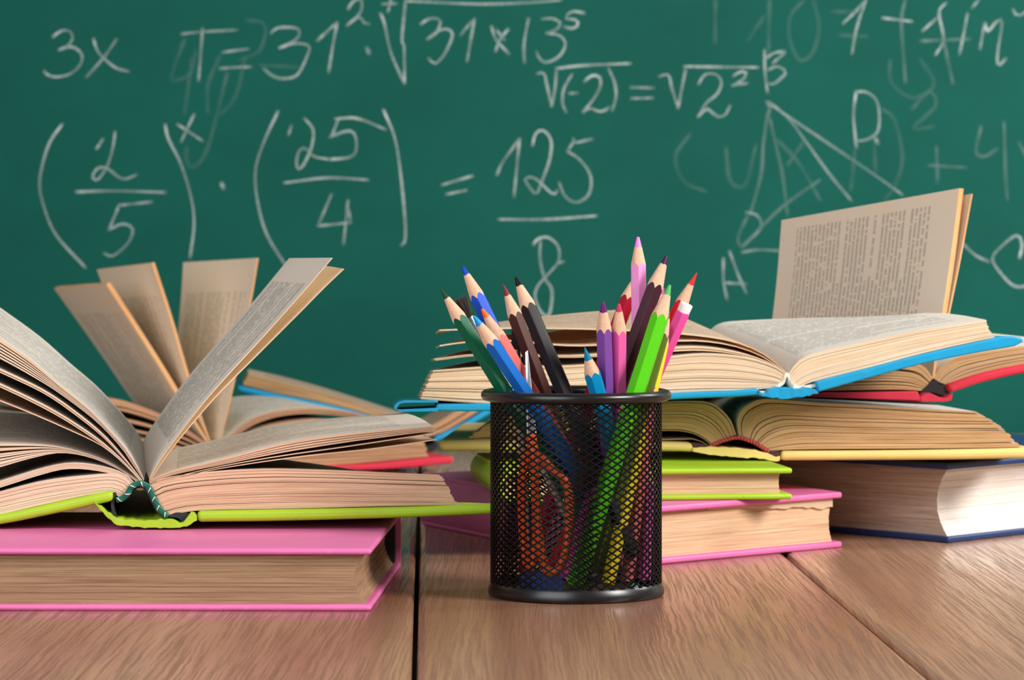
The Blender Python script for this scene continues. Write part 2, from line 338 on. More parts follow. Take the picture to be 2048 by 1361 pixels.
G = [
 ('chalk_digit', [[(106, 74), (118, 64), (134, 60), (145, 70), (142, 84), (130, 96), (118, 100)], [(118, 100), (134, 94), (150, 96), (164, 110), (160, 130), (140, 148), (112, 154), (94, 149), (88, 142)]]),
 ('chalk_letter', [[(187, 78), (194, 100), (208, 117), (232, 136), (257, 143)], [(233, 79), (205, 118), (172, 155)]]),
 ('chalk_letter', [[(363, 68), (400, 64), (474, 60)], [(405, 57), (402, 100), (397, 162)]]),
 ('chalk_sign', [[(445, 105), (470, 101), (497, 98)], [(440, 137), (470, 135), (502, 134)]]),
 ('chalk_digit', [[(542, 66), (555, 56), (584, 55), (599, 61), (592, 79), (559, 96)], [(559, 96), (588, 87), (615, 90), (619, 99), (602, 139), (588, 154), (562, 157), (542, 150), (527, 137)]]),
 ('chalk_digit', [[(635, 81), (655, 62), (674, 46)], [(674, 46), (665, 95), (657, 145)]]),
 ('chalk_digit', [[(696, 18), (705, 4), (716, -2), (724, 4), (720, 26), (694, 51)], [(694, 51), (718, 33), (727, 45), (738, 48)]]),
 ('chalk_dot', [[(736, 102)]]),
 ('chalk_sign', [[(765, 8), (793, 7)], [(782, -2), (776, 24)]]),
 ('chalk_root', [[(761, 27), (769, 48), (782, 106), (809, 168)], [(809, 166), (808, 92), (804, 78), (811, 0)], [(811, 2), (958, 8), (1060, 5), (1122, 0)]]),
 ('chalk_digit', [[(842, 48), (857, 38), (875, 37), (881, 46), (872, 66), (855, 78)], [(855, 78), (881, 60), (897, 59), (905, 70), (892, 103), (877, 123), (868, 127), (857, 117)]]),
 ('chalk_digit', [[(921, 70), (935, 53), (949, 38)], [(949, 38), (941, 82), (934, 123)]]),
 ('chalk_sign', [[(983, 53), (992, 79), (1018, 108)], [(1016, 59), (1000, 79), (991, 103)], [(993, 60), (1009, 80)]]),
 ('chalk_digit', [[(1057, 37), (1048, 88), (1049, 126)]]),
 ('chalk_digit', [[(1084, 38), (1104, 37), (1121, 46), (1111, 60), (1093, 66)], [(1093, 66), (1119, 71), (1131, 88), (1119, 112), (1093, 125), (1079, 117), (1073, 104)]]),
 ('chalk_digit', [[(1168, 26), (1144, 23), (1131, 37), (1150, 39), (1157, 49), (1144, 57), (1128, 53)]]),
 ('chalk_root', [[(1075, 147), (1088, 146), (1092, 162), (1103, 212)], [(1103, 212), (1110, 177), (1113, 137)], [(1113, 137), (1167, 131), (1261, 127)]]),
 ('chalk_bracket', [[(1144, 149), (1128, 177), (1125, 206), (1132, 224)]]),
 ('chalk_sign', [[(1138, 187), (1155, 186)]]),
 ('chalk_digit', [[(1169, 163), (1182, 152), (1198, 153), (1201, 171), (1188, 197), (1166, 224)], [(1166, 224), (1179, 216), (1191, 221), (1205, 223), (1218, 215)]]),
 ('chalk_bracket', [[(1217, 137), (1229, 165), (1232, 194), (1224, 222)]]),
 ('chalk_sign', [[(1262, 175), (1308, 176)], [(1263, 197), (1306, 196)]]),
 ('chalk_root', [[(1318, 153), (1337, 150), (1343, 174), (1356, 216)], [(1356, 216), (1363, 180), (1372, 136)], [(1368, 133), (1434, 134), (1516, 135)]]),
 ('chalk_digit', [[(1397, 168), (1410, 149), (1432, 149), (1443, 165), (1434, 188), (1413, 206), (1396, 234)], [(1396, 234), (1413, 218), (1425, 226), (1438, 234), (1451, 229), (1460, 212)]]),
 ('chalk_digit', [[(1467, 152), (1480, 144), (1492, 144), (1487, 158), (1466, 171)], [(1465, 171), (1495, 166)]]),
 ('chalk_letter', [[(1529, 100), (1530, 144), (1535, 185)], [(1530, 118), (1548, 106), (1569, 103)], [(1569, 106), (1545, 127)], [(1536, 140), (1554, 133), (1572, 144), (1560, 158), (1548, 168), (1534, 167)]]),
 ('chalk_letter', [[(1712, 184), (1707, 228), (1710, 269), (1713, 296)], [(1712, 184), (1732, 184), (1751, 198), (1758, 221), (1758, 253), (1751, 269), (1732, 280), (1712, 282)], [(1753, 282)]]),
 ('chalk_digit', [[(1686, 47), (1710, 24), (1732, 0)], [(1732, 0), (1713, 57), (1704, 108)]]),
 ('chalk_sign', [[(1765, 36), (1824, 43)]]),
 ('chalk_letter', [[(1845, 62), (1875, 35)], [(1892, 6), (1878, 25), (1887, 79), (1871, 110)]]),
 ('chalk_letter', [[(1935, 28), (1927, 70), (1919, 109)], [(1957, 0), (1944, 16)]]),
 ('chalk_letter', [[(1970, 47), (1965, 70), (1960, 98)], [(1970, 47), (1976, 63), (1992, 44), (2004, 44), (1996, 100), (1996, 131), (2012, 117)]]),
 ('chalk_letter', [[(2026, 19), (2036, 32), (2060, 18)]]),
 ('chalk_letter', [[(1447, 517), (1447, 562), (1454, 599)], [(1459, 503), (1476, 549), (1493, 587)], [(1447, 566), (1492, 568)]]),
 ('chalk_letter', [[(2039, 516), (2044, 489), (2033, 471), (2001, 495), (1985, 520), (2011, 558), (2033, 574), (2058, 571)]]),
 ('chalk_line', [[(1924, 486), (1951, 511), (1979, 524)]]),
 ('chalk_bracket', [[(124, 249), (101, 282), (87, 321), (79, 368), (87, 411), (112, 470), (171, 536)]]),
 ('chalk_digit', [[(193, 298), (206, 278)], [(230, 264), (226, 294), (214, 333), (195, 360), (185, 354), (195, 337), (214, 337), (245, 358), (273, 350)]]),
 ('chalk_line', [[(152, 384), (226, 382), (331, 385)]]),
 ('chalk_digit', [[(238, 411), (304, 404)], [(238, 411), (218, 460)], [(218, 460), (245, 448), (265, 458), (257, 485), (226, 512), (208, 507)]]),
 ('chalk_bracket', [[(330, 249), (337, 278), (362, 329), (382, 395), (388, 450), (380, 516)]]),
 ('chalk_letter', [[(355, 249), (405, 282)], [(388, 229), (362, 284)]]),
 ('chalk_dot', [[(445, 372)]]),
 ('chalk_bracket', [[(556, 223), (527, 286), (511, 341), (515, 403), (534, 470), (577, 540)]]),
 ('chalk_digit', [[(577, 270), (583, 251)], [(609, 237), (626, 259), (624, 290), (612, 321), (599, 339), (593, 329), (597, 305), (609, 296), (628, 313), (659, 319)]]),
 ('chalk_digit', [[(659, 319), (698, 315), (712, 302), (710, 270), (695, 262), (659, 274)], [(663, 274), (677, 237)], [(670, 238), (714, 237), (771, 259)]]),
 ('chalk_line', [[(568, 366), (655, 356), (736, 360)]]),
 ('chalk_digit', [[(663, 389), (636, 452)], [(636, 452), (698, 446)], [(696, 401), (687, 489)], [(696, 416), (702, 446)]]),
 ('chalk_bracket', [[(767, 220), (790, 278), (802, 356), (810, 442), (810, 481), (802, 491)]]),
 ('chalk_sign', [[(945, 352), (884, 370)], [(932, 381), (892, 389)]]),
 ('chalk_digit', [[(994, 350), (1005, 325), (1039, 278)], [(1039, 278), (1028, 394)]]),
 ('chalk_digit', [[(1065, 291), (1071, 268), (1086, 261), (1102, 281), (1099, 320), (1083, 365), (1073, 388), (1060, 376), (1050, 358), (1070, 357), (1105, 388), (1115, 381)]]),
 ('chalk_digit', [[(1147, 278), (1147, 286), (1185, 278)], [(1147, 284), (1135, 303)], [(1135, 303), (1160, 320), (1181, 352), (1178, 388), (1154, 405), (1131, 394), (1118, 365)]]),
 ('chalk_line', [[(1193, 432), (1092, 439), (997, 439)]]),
 ('chalk_digit', [[(1067, 489), (1076, 478), (1096, 475), (1115, 491), (1119, 510), (1115, 527), (1096, 549), (1076, 572), (1070, 594), (1080, 622), (1097, 632), (1104, 598), (1102, 575), (1089, 556), (1080, 517), (1081, 481)], [(1115, 527), (1128, 523)]]),
]
for nm, st in G: chalk(nm, st, .56, 7.4)
for nm, st in [
 ('chalk_line', [[(1536, 206), (1640, 276), (1742, 345), (1805, 390)], [(1540, 206), (1577, 237), (1615, 288), (1660, 350), (1703, 402)]]),
 ('chalk_line', [[(1533, 203), (1540, 218), (1536, 230)], [(1538, 204), (1544, 214)]]),
 ('chalk_line', [[(1484, 505), (1517, 500), (1575, 503)]]),
 ('chalk_letter', [[(1492, 425), (1511, 429), (1523, 444), (1520, 457)], [(1523, 457), (1485, 495)]])]:
    chalk(nm, st, .36, 7.4)
for nm, st in [
 ('erased_chalk', [[(1536, 222), (1527, 285), (1522, 350), (1500, 430)], [(1539, 234), (1552, 291), (1565, 350), (1575, 430)]]),
 ('erased_chalk', [[(1495, 432), (1476, 476), (1482, 495)], [(1485, 492), (1565, 414), (1640, 360)]]),
 ('erased_chalk', [[(1810, 0), (1803, 47), (1811, 165)], [(1887, 79), (1906, 168)], [(1842, 82), (1940, 78)]]),
 ('erased_chalk', [[(1962, 253), (1952, 304), (1970, 313), (1995, 297)], [(2008, 244), (2011, 348), (2015, 400)]]),
 ('erased_chalk', [[(1873, 294), (1875, 365)], [(1857, 331), (1932, 335)], [(2038, 285), (2056, 320)]])]:
    for one in st: chalk(nm, [one], .15)
for nm, st in [
 ('erased_chalk', [[(1666, 23), (1720, 24)], [(1678, 70), (1735, 73)], [(1607, 2), (1582, 30), (1578, 70), (1592, 112), (1608, 121), (1628, 100), (1638, 50), (1626, 0)]]),
 ('erased_chalk', [[(1539, 0), (1537, 104)], [(1431, 0), (1430, 87)], [(1530, 30), (1495, 82)]]),
 ('erased_chalk', [[(1780, 120), (1783, 165), (1827, 196), (1868, 168), (1840, 117)], [(1824, 218), (1859, 184), (1871, 212), (1827, 256), (1868, 253)]]),
 ('erased_chalk', [[(1764, 218), (1789, 240), (1805, 316), (1790, 370), (1770, 400)], [(1710, 300), (1702, 380)], [(1748, 290), (1752, 350)]]),
 ('erased_chalk', [[(369, 79), (343, 152), (352, 161), (381, 146), (393, 100)], [(384, 117), (369, 228)], [(440, 111), (416, 170), (416, 226)], [(454, 147), (440, 205), (413, 302), (386, 335), (372, 317), (374, 294)]]),
 ('erased_chalk', [[(495, 40), (530, 50), (520, 100), (480, 120)], [(490, 120), (470, 195), (440, 230)], [(520, 130), (600, 135)]]),
 ('erased_chalk', [[(1380, 268), (1351, 313), (1367, 362), (1412, 384)], [(1452, 295), (1460, 360), (1490, 370), (1512, 290)]]),
 ('erased_chalk', [[(1575, 330), (1610, 280)], [(1555, 280), (1600, 330), (1640, 400)]])]:
    for one in st: chalk(nm, [one], .07, 11)

# ------------------------------------------------------------------ book builders
def page_block(name, root, lower, upper, Y0, E0, E1, n, gap=.12, start=None, end=None, edge='edge_cream', top='page_cream', jit=.05, nu=26, yj=.04, label=None, swell=0.0, tj=.0, Elow=None):
    """n leaves or bundles between two outlines of the book's end face, running back along E"""
    lo = resample([P(x, y, Y0) for x, y in lower], nu); up = resample([P(x, y, Y0) for x, y in upper], nu)
    st = resample([P(x, y, Y0) for x, y in start], 41) if start else None
    en = resample([P(x, y, Y0) for x, y in end], 41) if end else None
    E0, E1 = Vector(E0), Vector(E1)
    L0 = Vector(Elow) if Elow else None
    def curve(t, dx):
        pts = [a.lerp(b, t) for a, b in zip(lo, up)]
        if st:
            d = st[int(round(t*40))]-pts[0]
            pts = [p+d*((1-i/(nu-1))**3) for i, p in enumerate(pts)]
        if en:
            d = en[int(round(t*40))]-pts[-1]
            pts = [p+d*((i/(nu-1))**3) for i, p in enumerate(pts)]
        tang = (pts[-1]-pts[-2]).normalized()
        pts = [p+tang*dx*((i/(nu-1))**2) for i, p in enumerate(pts)]
        return pts
    V, F, FM, UV = [], [], [], []
    wid = sum((b-a).length for a, b in zip(lo, lo[1:]))
    nd = 5
    for k in range(n):
        jt = random.uniform(-tj, tj)/n
        t0 = max(0, k/n+jt); t1 = min(1.0, (k+1-gap)/n+jt) if k < n-1 else 1.0
        dx = random.uniform(-jit, jit); dy = random.uniform(0, yj) if k < n-1 else 0
        A = curve(t0, dx); B = curve(t1, dx)
        if k == n-1 and t1-t0 < .02: t1 = 1
        off = Vector((0, dy, 0))
        th = (A[nu//2]-B[nu//2]).length
        base_t = (lo[nu//2]-up[nu//2]).length*t0
        def Ev(i, v, tk=(k+.5)/n): return (E0.lerp(E1, i/(nu-1)) if L0 is None else L0.lerp(E0.lerp(E1, i/(nu-1)), tk))*v+Vector((0, 0, swell*math.sin(math.pi*v)*(i/(nu-1))))
        def strip(fa, fb, ua, ub, mat, flip):
            b = len(V)
            for i in range(nu):
                V.append(fa(i)); V.append(fb(i)); UV.append(ua(i)); UV.append(ub(i))
            for i in range(nu-1):
                q = (b+2*i, b+2*i+2, b+2*i+3, b+2*i+1)
                F.append(q if not flip else q[::-1]); FM.append(mat)
        zf = lambda i, t: (wid*i/(nu-1), t)
        strip(lambda i: A[i]+off, lambda i: B[i]+off, lambda i: zf(i, base_t), lambda i: zf(i, base_t+th), 0, False)
        strip(lambda i: A[i]+Ev(i, 1)-off, lambda i: B[i]+Ev(i, 1)-off, lambda i: zf(i, base_t), lambda i: zf(i, base_t+th), 0, True)
        for d in range(nd):
            v0, v1 = d/nd, (d+1)/nd
            o0 = off*(1-2*v0); o1 = off*(1-2*v1)
            strip(lambda i: B[i]+Ev(i, v0)+o0, lambda i: B[i]+Ev(i, v1)+o1, lambda i: (i/(nu-1), v0), lambda i: (i/(nu-1), v1), 1, False)
            strip(lambda i: A[i]+Ev(i, v0)+o0, lambda i: A[i]+Ev(i, v1)+o1, lambda i: (i/(nu-1), v0), lambda i: (i/(nu-1), v1), 1, True)
        b = len(V)
        for p, uvv in ((A[-1]+off, (0, base_t)), (A[-1]+Ev(nu-1, 1)-off, (18, base_t)), (B[-1]+Ev(nu-1, 1)-off, (18, base_t+th)), (B[-1]+off, (0, base_t+th))):
            V.append(p); UV.append(uvv)
        F.append((b, b+1, b+2, b+3)); FM.append(0)
        b = len(V)
        for p, uvv in ((A[0]+off, (0, base_t)), (A[0]+Ev(0, 1)-off, (18, base_t)), (B[0]+Ev(0, 1)-off, (18, base_t+th)), (B[0]+off, (0, base_t+th))):
            V.append(p); UV.append(uvv)
        F.append((b+3, b+2, b+1, b)); FM.append(0)
    o = mesh(name, V, F, [M[edge], M[top]], root, FM, UV, smooth=True, label=label)
    bm = bmesh.new(); bm.from_mesh(o.data)
    bmesh.ops.remove_doubles(bm, verts=[], dist=0)
    bm.to_mesh(o.data); bm.free()
    return o
def offset_curve(pts, dpx):
    return [(x, y-dpx) for x, y in pts]
def leaf(name, root, front, Y0, E0, E1, th=2.5, edge='edge_pale', top='page_cream', n=1, **kw):
    """thin leaf or few leaves; front is the outline of its near edge, th its thickness in picture units measured sideways to it"""
    q = resample([(x, y, 0) for x, y in front], 16)
    up, lo = [], []
    for i, p in enumerate(q):
        t = (q[min(i+1, 15)]-q[max(i-1, 0)]).normalized()
        nn = Vector((t.y, -t.x, 0))
        if nn.y > 0 or (abs(nn.y) < .25 and False): nn = -nn
        k = th/2*(.35+.65*min(1, i/5))
        up.append(((p+nn*k).x, (p+nn*k).y)); lo.append(((p-nn*k).x, (p-nn*k).y))
    return page_block(name, root, lo, up, Y0, E0, E1, n, edge=edge, top=top, jit=kw.pop('jit', .02), yj=.02, **kw)
def slab(name, root, top, bot, Y0, E0, E1, mat, bevel=.1, nu=14, crumple=0.0, front=0.0, label=None):
    a = resample([P(x, y, Y0+front) for x, y in top], nu); b = resample([P(x, y, Y0+front) for x, y in bot], nu)
    E0, E1 = Vector(E0), Vector(E1)
    V, F = [], []
    nd = 6 if crumple else 1
    for d in range(nd+1):
        for i in range(nu):
            e = E0.lerp(E1, i/(nu-1))*(d/nd)
            for p in (b[i], a[i]):
                q = p+e
                if crumple:
                    q = q+Vector((0, random.uniform(-1, 1)*crumple*.6 if d == 0 else 0, random.uniform(-1, 1)*crumple))
                V.append(q)
    R = 2*nu
    for d in range(nd):
        for i in range(nu-1):
            s = d*R+2*i
            F.append((s+1, s+3, s+3+R, s+1+R)); F.append((s, s+R, s+2+R, s+2))
        s = d*R; F.append((s, s+1, s+1+R, s+R)); s = d*R+2*(nu-1); F.append((s+1, s, s+R, s+1+R))
    for i in range(nu-1):
        s = 2*i; F.append((s, s+2, s+3, s+1)); s = nd*R+2*i; F.append((s, s+1, s+3, s+2))
    return mesh(name, V, F, mat, root, bevel=bevel, seg=3, smooth=True, autosharp=50 if not crumple else 70, label=label)
def tube(name, root, pts, r, mat, segs=8, n=None, flat=1.0, closed=False, label=None, axis=None):
    pts = [Vector(p) for p in pts]
    if closed: pts = pts+[pts[0]]
    q = resample(pts, n or max(10, len(pts)*5))
    if closed: q = q[:-1]
    N = len(q); V, F, UV = [], [], []
    ref = Vector(axis) if axis else Vector((0, 1, 0))
    for i, p in enumerate(q):
        if closed: t = (q[(i+1) % N]-q[i-1]).normalized()
        else: t = (q[min(i+1, N-1)]-q[max(i-1, 0)]).normalized()
        s = t.cross(ref)
        if s.length < 1e-3: s = t.cross(Vector((1, 0, 0)))
        s.normalize(); b = s.cross(t).normalized()
        rr = r(i/(N-1)) if callable(r) else r
        for k in range(segs):
            a = 2*math.pi*k/segs
            V.append(p+s*math.cos(a)*rr+b*math.sin(a)*rr*flat); UV.append((k/segs, i*.1))
    for i in range(N if closed else N-1):
        for k in range(segs):
            a, b2 = i*segs+k, i*segs+(k+1) % segs
            c, d = ((i+1) % N)*segs+(k+1) % segs, ((i+1) % N)*segs+k
            F.append((a, b2, c, d))
    if not closed:
        F.append(tuple(range(segs))[::-1]); F.append(tuple((N-1)*segs+k for k in range(segs)))
    return mesh(name, V, F, mat, root, uv=UV, smooth=True, autosharp=60, label=label)
def cord_mat(name, c1, c2, freq):
    t = NT(name); uv = t.n('ShaderNodeTexCoord').outputs['UV']
    sp = t.n('ShaderNodeSeparateXYZ', {0: uv})
    ph = t.math('FRACT', t.math('ADD', t.math('MULTIPLY', sp.outputs[1], freq), sp.outputs[0]))
    f = t.math('LESS_THAN', ph, .1)
    g = t.noise(t.n('ShaderNodeTexCoord').outputs['Object'], 900, 2)
    col = t.mix(f, t.mix(g, lin(c1), lin(tuple(int(v*.55) for v in c1))), lin(c2))
    return t.fin(Base_Color=col, Roughness=.8, Normal=t.bump(t.math('PINGPONG', ph, .5), .8, .0012))
M['cord_green'] = cord_mat('green_headband_cord', (0, 118, 92), (225, 232, 226), 1.3)
M['cord_red'] = cord_mat('red_headband_cord', (214, 62, 62), (240, 140, 130), 4.0)
def closed_book(label, O, u, v, W, D, z0, T, cm, edge, spine='a0', ct=.3, ins=.35, conc=('a1', .35), bulge=.55, n=22, sideedge=None, pages_top='page_plain', group='closed hardcover books'):
    u = Vector((u[0], u[1], 0)).normalized(); v = Vector((v[0], v[1], 0)).normalized(); O = Vector((O[0], O[1], 0))
    def W3(a, b, z): return O+u*a+v*b+Vector((0, 0, z))
    ctr = W3(W/2, D/2, z0)
    r = thing('hardcover_book', label, 'book', ctr, group)
    def brd(name, za, zb):
        nn = 9; V, F = [], []
        c8 = [(0, 0), (W, 0), (W, D), (0, D)]
        V = [W3(a, b, za) for a, b in c8]+[W3(a, b, zb) for a, b in c8]
        F = [(3, 2, 1, 0), (4, 5, 6, 7), (0, 1, 5, 4), (1, 2, 6, 5), (2, 3, 7, 6), (3, 0, 4, 7)]
        return mesh(name, V, F, M[cm], r, bevel=min(.13, ct*.45), seg=4, smooth=True, autosharp=45)
    brd('cover_board', z0, z0+ct); brd('cover_board', z0+T-ct, z0+T)
    V, F, FM, UV = [], [], [], []
    a0 = .05 if spine == 'a0' else ins; b0 = ins; a1 = W-ins; b1 = D-(.9 if spine == 'b1' else ins)
    zb, zt = z0+ct, z0+T-ct
    for k in range(n):
        t0, t1 = k/n, (k+1)/n
        ja, jb = random.uniform(-.018, .018), random.uniform(-.018, .018)
        def ring(t):
            q = 1-(2*t-1)**2
            aa = a1+ja-(conc[1]*q if conc[0] == 'a1' else 0)
            bb = b0+jb+(conc[1]*q if conc[0] == 'b0' else 0)
            z = zb+(zt-zb)*t
            return [(a0, bb, z), (aa, bb, z), (aa, b1, z), (a0, b1, z)]
        q0, q1 = ring(t0), ring(t1)
        for s in range(4):
            e = (s+1) % 4; b = len(V)
            for p in (q0[s], q0[e], q1[e], q1[s]):
                V.append(W3(*p)); UV.append(((p[0] if s in (0, 2) else p[1]), p[2]))
            F.append((b, b+1, b+2, b+3)); FM.append(1 if s in (1, 3) else 0)
        for ring_, up in ((q0, False), (q1, True)):
            b = len(V)
            for p in ring_: V.append(W3(*p)); UV.append((p[0], p[1]))
            F.append((b, b+1, b+2, b+3) if up else (b+3, b+2, b+1, b)); FM.append(0)
    mesh('page_block', V, F, [M[edge], M[sideedge or edge]], r, FM, UV)
    # spine: a bowed strip joining the two boards
    ns = 14; V, F = [], []
    for i in range(ns+1):
        t = i/ns; z = z0+ct*.3+(T-ct*.6)*t; q = math.sin(math.pi*t)**.7*bulge
        for th in (0, .16):
            for e in (0, 1):
                if spine == 'a0': V.append(W3(.12-q+th, D*e, z))
                else: V.append(W3(W*e, D-.12+q-th, z))
    for i in range(ns):
        s = 4*i
        F += [(s, s+1, s+5, s+4), (s+2, s+6, s+7, s+3), (s, s+4, s+6, s+2), (s+1, s+3, s+7, s+5)]
    F += [(0, 2, 3, 1), (4*ns, 4*ns+1, 4*ns+3, 4*ns+2)]
    mesh('spine', V, F, M[cm], r, smooth=True, autosharp=50)
    return r, W3

# ------------------------------------------------------------------ closed books
pk, W3 = closed_book('thick closed pink hardcover lying under the open lime-green book', (-34, 143.45), (1, -.010), (.034, 1), 27.6, 19.6, 0, 2.85, 'pink', 'edge_tan', spine='b1', ct=.29, ins=.36, conc=('a1', .42), bulge=.1, n=26)
# dark lining in the open hollow of its back
V = [W3(a, b, z) for z in (.3, 2.55) for a, b in ((20, 18.72), (27.35, 18.72), (27.35, 19.3), (20, 19.3))]
mesh('spine_lining', V, [(3, 2, 1, 0), (4, 5, 6, 7), (0, 1, 5, 4), (1, 2, 6, 5), (2, 3, 7, 6), (3, 0, 4, 7)], M['lining'], pk, bevel=.05)
pr, W3 = closed_book('closed pink hardcover with torn endpaper, lowest of the stack behind the cup', (6.1, 162.6), (12.2, 11.0), (-12, 26.1), 16.3, 27.5, 0, 3.06, 'pink', 'edge_cream', spine='a0', ct=.34, ins=.5, conc=('a1', .25), bulge=.5, n=22)
# torn endpaper hanging under its top cover
random.seed(5)
V, F = [], []
for i in range(25):
    a = 6+ (15.75-6)*i/24
    dep = .12+.28*max(0, math.sin((i-6)/18*2.6))*(.7+.6*random.random())+(.22 if i > 20 else 0)
    V += [W3(a, .34, 2.74), W3(a, .32, 2.74-dep), W3(a, .40, 2.74), W3(a, .40, 2.74-dep)]
for i in range(24):
    s = 4*i; F += [(s, s+4, s+5, s+1), (s+2, s+3, s+7, s+6), (s+1, s+5, s+7, s+3)]
mesh('torn_endpaper', V, F, M['page_plain'], pr)
closed_book('slim closed lime-green hardcover lying on a pink book behind the cup', (-.3, 166.4), (.9925, .122), (-.122, .9925), 15.4, 14.5, 3.07, 1.68, 'lime', 'edge_cream', spine='a0', ct=.3, ins=.55, conc=('a1', .1), bulge=.45, n=12)
closed_book('thick closed navy hardcover with white fore-edge under the yellow open book', (15.0, 186.4), (.665, -.747), (.69, .724), 14.1, 24.5, 0, 4.45, 'navy', 'edge_navy', spine='a0', ct=.36, ins=.42, conc=('a1', .75), bulge=.35, n=26, sideedge='edge_white')

# ------------------------------------------------------------------ open lime book (front left)
Y0 = 153.0
E0 = (-2.0, 20, -.15); E1 = (-2.1, 20, -.35)
OG = 'open books lying with their pages spread'
lb = thing('open_book', 'open lime-green book with fanned printed pages on the closed pink book', 'book', P(300, 1058, Y0)+Vector((0, 9, 0)), OG)
slab('cover_board', lb, [(395, 1023), (550, 1020), (780, 1015), (900, 1011), (992, 1007)], [(395, 1045), (550, 1043), (780, 1037), (900, 1032), (992, 1028)], Y0, E0, (-2.1, 20, -1.6), M['lime'], .2, front=-.35)
slab('cover_board', lb, [(226, 982), (120, 1004), (0, 1030), (-90, 1038), (-200, 1038)], [(226, 1003), (120, 1026), (0, 1050), (-90, 1058), (-200, 1058)], Y0, (-2, 20.6, 0), (-2, 20.6, 0), M['lime'], .2, front=-.35)
slab('spine_cover', lb, [(190, 1004), (212, 1022), (232, 1036), (262, 1040), (300, 1041), (340, 1040), (365, 1045), (384, 1024), (394, 1032)], [(190, 1008), (210, 1030), (230, 1049), (258, 1054), (300, 1057), (335, 1058), (365, 1055), (386, 1046), (394, 1040)], Y0, (-2, 19, 0), (-2, 19, 0), M['lime'], .03, nu=30, crumple=.05, front=-.5)
tube('headband', lb, [P(x, y, Y0-.1) for x, y in ((233, 1001), (243, 998), (253, 991), (265, 973), (282, 968), (297, 976), (309, 1000), (320, 1020), (336, 1034))], .145, M['cord_green'], 8, 60)
slab('spine_lining', lb, [(234, 1004), (253, 995), (267, 977), (282, 972), (295, 980), (306, 1002), (317, 1022), (334, 1036)], [(234, 1007), (255, 998), (269, 981), (282, 976), (292, 983), (302, 1004), (313, 1025), (332, 1040)], Y0, (-2, 19.5, 0), (-2, 19.5, 0), M['black_lining'], 0, nu=20, front=.1)
slab('lining_flap', lb, [(228, 985), (222, 1005), (224, 1025), (231, 1038)], [(233, 987), (228, 1006), (230, 1025), (235, 1036)], Y0, (-2, 19, 0), (-2, 19, 0), M['lining'], 0, nu=10, front=-.1)
slab('lining_flap', lb, [(338, 1032), (352, 1026), (370, 1027), (396, 1027)], [(338, 1036), (354, 1036), (368, 1044), (396, 1036)], Y0, (-2, 19, 0), (-2, 19, 0), M['lining'], 0, nu=10, front=-.1)
page_block('page_block', lb, [(336, 1031), (397, 1021), (550, 1018), (780, 1013), (925, 1010)], [(298, 972), (330, 956), (430, 943), (530, 938), (640, 940), (760, 945), (880, 950)], Y0, E0, (-2.1, 20, -1.6), 24, .03, start=[(338, 1032), (322, 1016), (311, 996), (298, 972)], end=[(926, 1010), (912, 1004), (903, 990), (895, 973), (880, 950)], edge='edge_cream', top='page_white', jit=.05, tj=.25)
page_block('leaf_bundle', lb, [(299, 968), (345, 951), (450, 929), (560, 907), (690, 886), (868, 862)], [(298, 962), (340, 945), (450, 918), (570, 886), (691, 868), (866, 852)], Y0, E0, (-2.1, 20, -.45), 4, .3, edge='edge_cream', top='page_white', jit=.08, swell=.12)
leaf('leaf', lb, [(300, 968), (360, 952), (450, 932), (560, 913), (700, 893), (870, 867)], Y0, E0, (-2, 19.5, -.6), 1.6, 'edge_pale', 'page_cream')
leaf('leaf', lb, [(300, 970), (360, 955), (450, 936), (600, 914), (740, 899), (874, 880)], Y0, E0, (-2, 19.5, -.8), 1.6, 'edge_pale', 'page_cream')
leaf('standing_leaf', lb, [(299, 960), (316, 928), (345, 887), (400, 815), (450, 757), (520, 681), (590, 603), (640, 545), (665, 516)], Y0, (-2.9, 20, .1), (-3.5, 20, -.1), 1.8, 'edge_pale', 'page_standing')
leaf('standing_leaf', lb, [(300, 963), (320, 932), (352, 888), (430, 796), (520, 705), (600, 625), (650, 574), (688, 538)], Y0, (-2.9, 20, .1), (-2.6, 20, .1), 1.8, 'edge_pale', 'page_plain')
ED = dict(Y0=Y0, E0=E0, edge='edge_pale', top='page_white')
def lg(upper, lower, n, gap=.3, e1=(-2.2, 20, -.2), top='page_white', **kw):
    return page_block('leaf_bundle', lb, lower, upper, Y0, E0, e1, n, gap, edge='edge_pale', top=top, jit=.1, **kw)
lg([(288, 960), (275, 935), (253, 900), (235, 879), (176, 817), (118, 770), (59, 720), (0, 679), (-90, 622), (-180, 575)], [(287, 963), (268, 934), (240, 894), (190, 842), (118, 787), (60, 751), (0, 718), (-90, 672), (-180, 630)], 6, .45, (-2.6, 20, .9))
lg([(285, 962), (250, 917), (206, 868), (150, 822), (88, 780), (0, 737), (-90, 695), (-180, 655)], [(284, 964), (248, 920), (204, 874), (148, 829), (86, 787), (0, 746), (-90, 705), (-180, 668)], 2, .4, (-2.2, 20, 0))
lg([(283, 963), (268, 945), (230, 906), (180, 866), (100, 816), (0, 767), (-90, 728), (-180, 692)], [(282, 965), (266, 948), (228, 910), (178, 872), (98, 823), (0, 775), (-90, 738), (-180, 704)], 2, .4, (-2.2, 20, -.2))
leaf('leaf', lb, [(280, 962), (262, 943), (240, 921), (200, 890), (140, 861), (60, 826), (0, 802), (-90, 768), (-180, 740)], Y0, E0, (-2.2, 19.5, -.5), 1.8, 'edge_pale', 'page_cream')
lg([(277, 961), (250, 944), (206, 920), (147, 901), (88, 891), (0, 888), (-90, 890), (-180, 895)], [(272, 964), (262, 956), (230, 936), (176, 915), (120, 907), (60, 919), (0, 937), (-90, 962), (-180, 985)], 9, .35, (-2.2, 20, .9), tj=.4)
